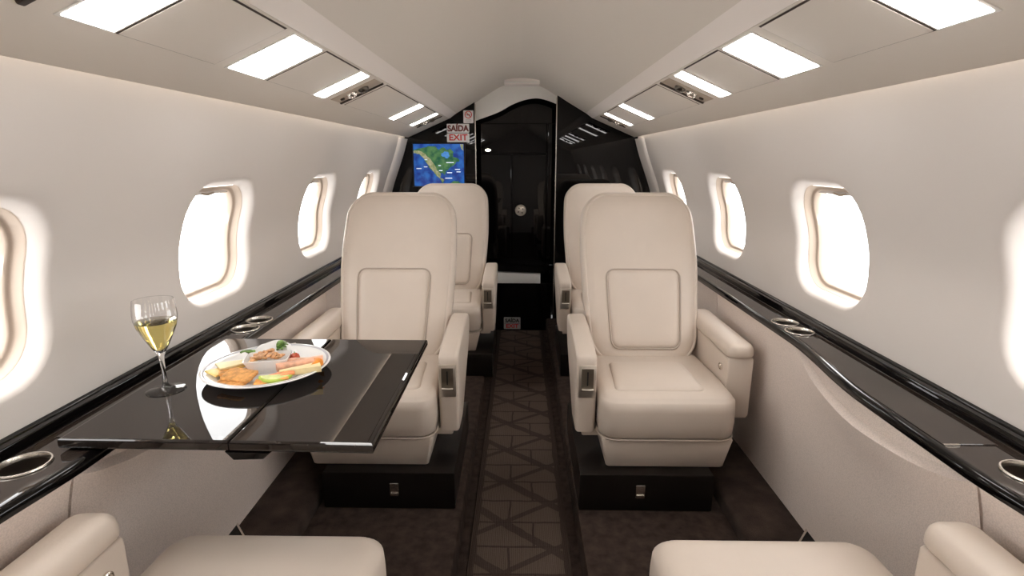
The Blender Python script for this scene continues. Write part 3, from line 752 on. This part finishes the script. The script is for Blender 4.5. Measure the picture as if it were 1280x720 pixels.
# herbs
def herb(x, y, z, rz, lab):
    bm = B()
    for k in range(5):
        a = (k-2)*.5; L = .016
        base = len(bm.verts)
        ctr = []
        for i in range(6):
            t = i/5; w = .0065*math.sin(PI*(.08+.88*t)); h = .010*math.sin(t*2.2)+.002*k
            d = Vector((math.cos(a), math.sin(a), 0)); n = Vector((-math.sin(a), math.cos(a), 0)); p = d*L*t*1.6
            ctr.append([bm.verts.new((p-n*w+Vector((0, 0, h+.002)))), bm.verts.new(p+Vector((0, 0, h))), bm.verts.new(p+n*w+Vector((0, 0, h+.002)))])
        for p, q in zip(ctr, ctr[1:]):
            for j in (0, 1): bm.faces.new((p[j], p[j+1], q[j+1], q[j]))
    o = obj('herb_sprig', bm, 'leaf'); md = o.modifiers.new('s', 'SOLIDIFY'); md.thickness = .0008
    at(o, x, y, z, 0, 0, rz); tag(o, lab, 'herb', 'green herb sprigs on the plate')
herb(-.628, 1.218, ZP+.018, 170, 'green herb sprig at the left back of the dish'); herb(-.578, 1.238, ZP+.027, 20, 'green herb sprig between dish and napkin')
bm = B(); lathe(bm, [(.0005, -.011), (.006, -.0095), (.0105, -.004), (.0115, .001), (.0095, .007), (.005, .0105), (.0015, .0100)], n=20)
o = at(obj('cherry_tomato', bm, 'tomato'), -.530, 1.222, ZP+.017); tag(o, 'small red cherry tomato behind the dish', 'tomato')
bm = B(); lathe(bm, [(.0005, 0), (.0012, .0), (.001, .005), (.0004, .0052)], n=8); place(bm, Matrix.Translation((0, 0, .0098))); obj('stem', bm, 'leaf', o)
# fork behind the plate
F = empty('fork', (-.666, 1.302, ZT), 'silver fork lying on the table behind the plate', 'fork', rz=math.radians(28))
bm = B()
P = [(-.105, -.024, .004), (-.06, -.012, .006), (0, .002, .009), (.05, .012, .006), (.062, .015, .004)]
rs = []
for i, p in enumerate(P):
    w = (.006, .0045, .003, .003, .009)[i]; h = .0013
    rs.append([(p[0]-.2*w*a, p[1]+w*a, p[2]+h*b) for a, b in ((-1, -1), (1, -1), (1, 1), (-1, 1))])
rings(bm, rs); obj('handle', bm, 'chrome', F, angle=60)
for k in range(4):
    bm = B(); e = (k-1.5)*.0048
    tube(bm, [(.061-.2*e, .0155+e, .004), (.075-.2*e, .019+e, .002), (.100-.2*e, .025+e, .006)], .0012, 6); obj('tine', bm, 'chrome', F)

# the whole snack plate sits a little nearer the viewer
for o in [x for x in bpy.data.objects if x.parent is None and x.get('category') in ('plate', 'bowl', 'nut', 'napkin', 'cracker', 'cheese', 'food', 'fruit', 'ham', 'herb', 'tomato', 'fork')]:
    o.location.y -= .012 if o.name.startswith('lime') else .033

# ------------------------------------------------------------------ front bulkhead
def bulk(side, s, xi, ztop):
    root = empty('bulkhead_panel', (s*.6, YB+.02, 0), 'glossy black bulkhead panel on the %s of the door%s' % (side, ' carrying the map screen' if s < 0 else ', without a screen'), 'panel', 'black bulkhead panels')
    pts = [(xi, 0.0), (xi, ztop)]+[(x, z+.012) for x, z in VAULT if x > xi+.02]+[(.47, 1.480), (.765, 1.42)]
    pts += [(xw(z)+.01, z) for z in (1.345, 1.226, 1.069, .973, .9, .8, .6, .4, .2, 0)]
    bm = B(); prism(bm, [(s*x, z) for x, z in pts], 'y', YB, YB+.035)
    place(bm, Matrix.Translation((-s*.6, -YB-.02, 0))); obj('panel', bm, 'lacquer', root, smooth=False)
    bm = B(); box(bm, min(s*(xi-.006), s*(xi)), max(s*(xi-.006), s*(xi)), YB-.003, YB+.03, 0, ztop-.015, .001, 1)
    place(bm, Matrix.Translation((-s*.6, -YB-.02, 0))); obj('metal_edge', bm, 'chrome', root)
    return root
bulk('left', -1, .304, 1.572); bulk('right', 1, .237, 1.615)
# cream frame where wall meets bulkhead
for side, s in (('left', -1), ('right', 1)):
    bm = B(); rs = []
    zs = [.72+(1.335-.72)*i/24 for i in range(25)]
    rs = []
    for z in zs:
        x = xw(z); rs.append([(s*(x+.004), 3.52, z), (s*(x-.010), 3.535, z), (s*(x-.018), 3.56, z), (s*(x-.022), YB+.002, z), (s*(x+.02), YB+.002, z)])
    rings(bm, rs); o = obj('trim_%d' % (3 if s < 0 else 4), bm, 'rail', angle=50); tag(o, 'cream trim band where the %s wall meets the black bulkhead' % side, 'trim', kind='structure')

# vestibule beyond: side returns, white arch, black door, low cabinet with white top
bm = B()
low = smooth_tab([(-.315, 1.452), (-.235, 1.478), (-.14, 1.513), (-.06, 1.556), (.02, 1.585), (.10, 1.597), (.17, 1.585), (.245, 1.558)], 5)
up_ = [(x, z+.01) for x, z in VAULT if x < .25]; upf = [(-x, z) for x, z in [(x, z+.01) for x, z in VAULT if x < .33][::-1]]+up_[1:]
poly = low+[(.26, 1.60)]+upf[::-1]+[(-.33, 1.55)]
prism(bm, poly, 'y', YB+.05, YB+.075, .004, 2)
o = obj('arch_header', bm, 'whitepanel', smooth=False); tag(o, 'pale cream header with wavy lower edge above the black door', 'header', kind='structure')  # white panel, its paler colour stands in for vestibule light
bm = B(); box(bm, -.36, .30, 3.95, 3.99, 0, 1.72)
D1 = obj('door_1', bm, 'lacquer', smooth=False); tag(D1, 'glossy black door between the bulkhead panels', 'door', kind='structure')
for x0, x1, z0, z1 in ((-.33, -.066, .44, 1.238), (-.060, .184, .44, 1.238), (.190, .245, .44, 1.45), (-.33, .184, 1.246, 1.45)):
    bm = B(); box(bm, x0, x1, 3.938, 3.951, z0, z1, .005, 3); obj('door_leaf', bm, 'lacquer', D1, smooth=False)
bm = B(); lathe(bm, [(.036, 0), (.036, .006), (.033, .010), (.031, .007), (.026, .007), (.024, .014), (.008, .018)], n=32)
place(bm, Matrix.Translation((.0, 3.938, .845)) @ Matrix.Rotation(PI/2, 4, 'X')); place(bm, Matrix.Translation((0, 0, .845)) @ Matrix.Diagonal((1.15, 1, 1.15, 1)) @ Matrix.Translation((0, 0, -.845))); h = obj('door_handle', bm, 'nickel', D1)
for rz in (.6, .6+PI/2):
    bm = B(); box(bm, -.025, .025, -.004, .004, 0, .004, .001, 1); place(bm, Matrix.Translation((.0, 3.925, .845)) @ Matrix.Rotation(PI/2, 4, 'X') @ Matrix.Rotation(rz, 4, 'Z')); obj('cross_bar', bm, 'darkmetal', h)
bm = B(); lathe(bm, [(.020, 0), (.020, .004), (.015, .006), (.002, .0062)], n=20); place(bm, Matrix.Diagonal((1, .45, 1, 1))); place(bm, Matrix.Translation((-.232, 3.930, 1.268)) @ Matrix.Rotation(PI/2, 4, 'X'))
obj('spot_lamp', bm, 'spot', D1)
bm = B()
for s, x in ((-1, -.345), (1, .28)): box(bm, x-.02, x+.02, YB+.03, 3.96, 0, 1.72)
o = obj('wall_front', bm, 'lacquer', smooth=False); tag(o, 'black side returns of the doorway', 'wall', kind='structure')
bm = B(); box(bm, -1.0, 1.0, 3.99, 4.03, -.05, 1.8)
o = obj('wall_end', bm, 'satin_black', smooth=False); tag(o, 'dark wall behind the door', 'wall', kind='structure')
C = empty('galley_cabinet', (-.04, 3.83, 0), 'low black cabinet with a white top below the black door', 'cabinet')
bm = B(); box(bm, -.26, .262, -.10, .10, 0, .352, .003, 1); obj('body', bm, 'lacquer', C)
bm = B(); prism(bm, [(-.28, .354), (.18, .354), (.18, .420), (-.28, .440)], 'y', -.125, .10, .004, 2); obj('worktop', bm, 'whitepanel', C)
bm = B(); box(bm, -.285, .19, -.128, .10, .438, .443, .001, 1)
place(bm, Matrix.Rotation(math.radians(2.4), 4, 'Y') @ Matrix.Translation((0, 0, -.002))); obj('dark_edge', bm, 'lacquer', C)

# ------------------------------------------------------------------ screen and signs
SC = empty('map_screen', (-.5465, YB, 1.165), 'lit screen with a blue and green map on the left black bulkhead', 'screen')
bm = B(); box(bm, -.176, .176, -.008, 0, -.142, .145, .003, 2); obj('bezel', bm, 'satin_black', SC)
bm = B(); box(bm, -.169, .1665, -.0090, -.007, -.136, .1385); scr = obj('display', bm, 'ocean', SC, smooth=False)
def flat(name, pts, m, d):
    bm = B(); n = len(pts)
    # picture frame: u 0..1 left-right, v 0..1 top-bottom
    f = [(-.169+.3355*u, .1385-.2745*v) for u, v in pts]
    prism(bm, f, 'y', -d-.0004, -d); return obj(name, bm, m, scr, smooth=False)
def jag(pts, k=3, a=.012, seed=1):
    rnd = random.Random(seed); out = []
    for (x0, y0), (x1, y1) in zip(pts, pts[1:]+pts[:1]):
        for i in range(k):
            t = i/k; out.append((min(1, max(0, x0+(x1-x0)*t+rnd.uniform(-a, a)*(i > 0))), min(1, max(0, y0+(y1-y0)*t+rnd.uniform(-a, a)*(i > 0)))))
    return out
flat('land', jag([(.0, .14), (.06, .13), (.18, .09), (.30, .05), (.45, .06), (.50, .14), (.60, .08), (.66, .14), (.74, .10), (.80, .20), (.78, .30), (.88, .33), (.92, .40), (.84, .44), (.80, .50), (.70, .58), (.64, .64), (.62, .74), (.56, .68), (.50, .72), (.52, .80), (.60, .86), (.58, .96), (.50, .80), (.44, .76), (.40, .66), (.32, .58), (.26, .46), (.20, .34), (.12, .24), (.0, .22)]), 'land', .0092)
flat('dry_land', jag([(.0, .17), (.10, .15), (.24, .24), (.34, .36), (.42, .50), (.46, .62), (.53, .70), (.52, .80), (.60, .86), (.57, .90), (.48, .78), (.41, .70), (.36, .60), (.28, .48), (.22, .36), (.12, .23), (.0, .22)], seed=4), 'landdry', .0097)
flat('lake', jag([(.55, .22), (.62, .17), (.70, .20), (.72, .28), (.68, .34), (.60, .30), (.55, .27)], seed=5), 'lake', .0097)
flat('land', jag([(.74, .92), (.80, .87), (.88, .88), (.94, .93), (.96, .995), (.72, .995)], seed=6), 'land', .0092)
flat('land', jag([(.93, .01), (.995, .01), (.995, .16), (.96, .12)], 2, .006, 7), 'landdry', .0092)
rnd = random.Random(3)
for (u, v, w) in ((.05, .57, .10), (.20, .53, .07), (.65, .43, .15), (.50, .62, .07), (.66, .67, .10), (.62, .80, .14), (.82, .59, .10), (.85, .65, .08), (.22, .36, .05), (.49, .5, .05)):
    flat('caption', [(u, v), (u+w, v), (u+w, v+.018), (u, v+.018)], 'caption', .0101)

def plate(name, x0, x1, z0, z1, m, label, cat, group=None, y=YB, th=.004):
    e = empty(name, ((x0+x1)/2, y, (z0+z1)/2), label, cat, group)
    bm = B(); w, h = (x1-x0)/2, (z1-z0)/2
    pad(bm, 2*w, 2*h, .005, [(0, 0), (0, th*.7), (.001, th), (.004, th)], lambda u, v, z: (u, -z, v), 4, 2)
    obj('plate', bm, m, e, angle=30); return e
RX = (PI/2, 0, 0)
e = plate('exit_sign', -.489, -.341, 1.376, 1.432, 'signwhite', 'white sign reading SAÍDA in dark red, upper of the two', 'sign', 'exit signs beside the door')
text_obj('lettering', 'SAÍDA', .052, 'darkred', (0, -.0046, -.003), RX, e, bold=.0022, sx=.95)
e = plate('exit_sign', -.489, -.341, 1.315, 1.372, 'signwhite', 'white sign reading EXIT in red, lower of the two', 'sign', 'exit signs beside the door')
text_obj('lettering', 'EXIT', .054, 'red', (0, -.0046, 0), RX, e, bold=.0012, sx=1.12)
e = plate('no_smoking_sign', -.378, -.312, 1.436, 1.516, 'signwhite', 'small white no smoking sign with a red barred circle', 'sign')
bm = B(); tube(bm, [(.0215*math.cos(2*PI*i/28), -.0048, .013+.0215*math.sin(2*PI*i/28)) for i in range(28)], .0028, 6, True)
tube(bm, [(-.0145, -.0048, .0275), (.0145, -.0048, -.0015)], .0026, 6); obj('barred_circle', bm, 'red', e)
bm = B(); tube(bm, [(-.013, -.0046, .011), (.012, -.0046, .011)], .0025, 6); obj('cigarette', bm, 'ink', e)
for k in range(3):
    bm = B(); w = (.018, .022, .014)[k]; box(bm, -w, w, -.0047, -.0038, -.020-.007*k, -.0175-.007*k); obj('fine_print', bm, 'signgrey', e, smooth=False)
e = plate('floor_exit_sign', -.118, .002, .010, .098, 'signgrey', 'small grey sign reading SAÍDA and EXIT low on the cabinet at aisle end', 'sign', y=3.730)
text_obj('lettering', 'SAÍDA', .036, 'ink', (0, -.0046, .019), RX, e, bold=.0014)
text_obj('lettering', 'EXIT', .040, 'red', (0, -.0046, -.022), RX, e, bold=.0012, sx=1.1)
bm = B(); box(bm, -.058, .058, -.0048, -.0038, -.002, 0); obj('divider', bm, 'ink', e, smooth=False)

# ------------------------------------------------------------------ daylight outside, camera, view
W = bpy.data.worlds.new('daylight'); S.world = W; W.use_nodes = True
bg = W.node_tree.nodes['Background']; bg.inputs['Color'].default_value = (1.0, .995, .99, 1); bg.inputs['Strength'].default_value = 9.5

f, H = 674.0, 1.20
pitch = math.atan(160/f); yaw = math.atan(11/math.hypot(f, 160))
cam = bpy.data.cameras.new('camera'); co = bpy.data.objects.new('camera', cam); COL.objects.link(co)
cam.sensor_width = 36; cam.lens = 36*f/1280; cam.clip_start = .02
co.location = (0, 0, H); co.rotation_euler = (PI/2-pitch, 0, yaw)
S.camera = co
vs = S.view_settings; vs.view_transform = 'Standard'; vs.look = 'None'; vs.gamma = 1; vs.use_curve_mapping = False; vs.exposure = -0.2
S.cycles.max_bounces = 10; S.cycles.diffuse_bounces = 5; S.cycles.glossy_bounces = 5; S.cycles.transmission_bounces = 8; S.cycles.transparent_max_bounces = 12
S.cycles.use_denoising = True
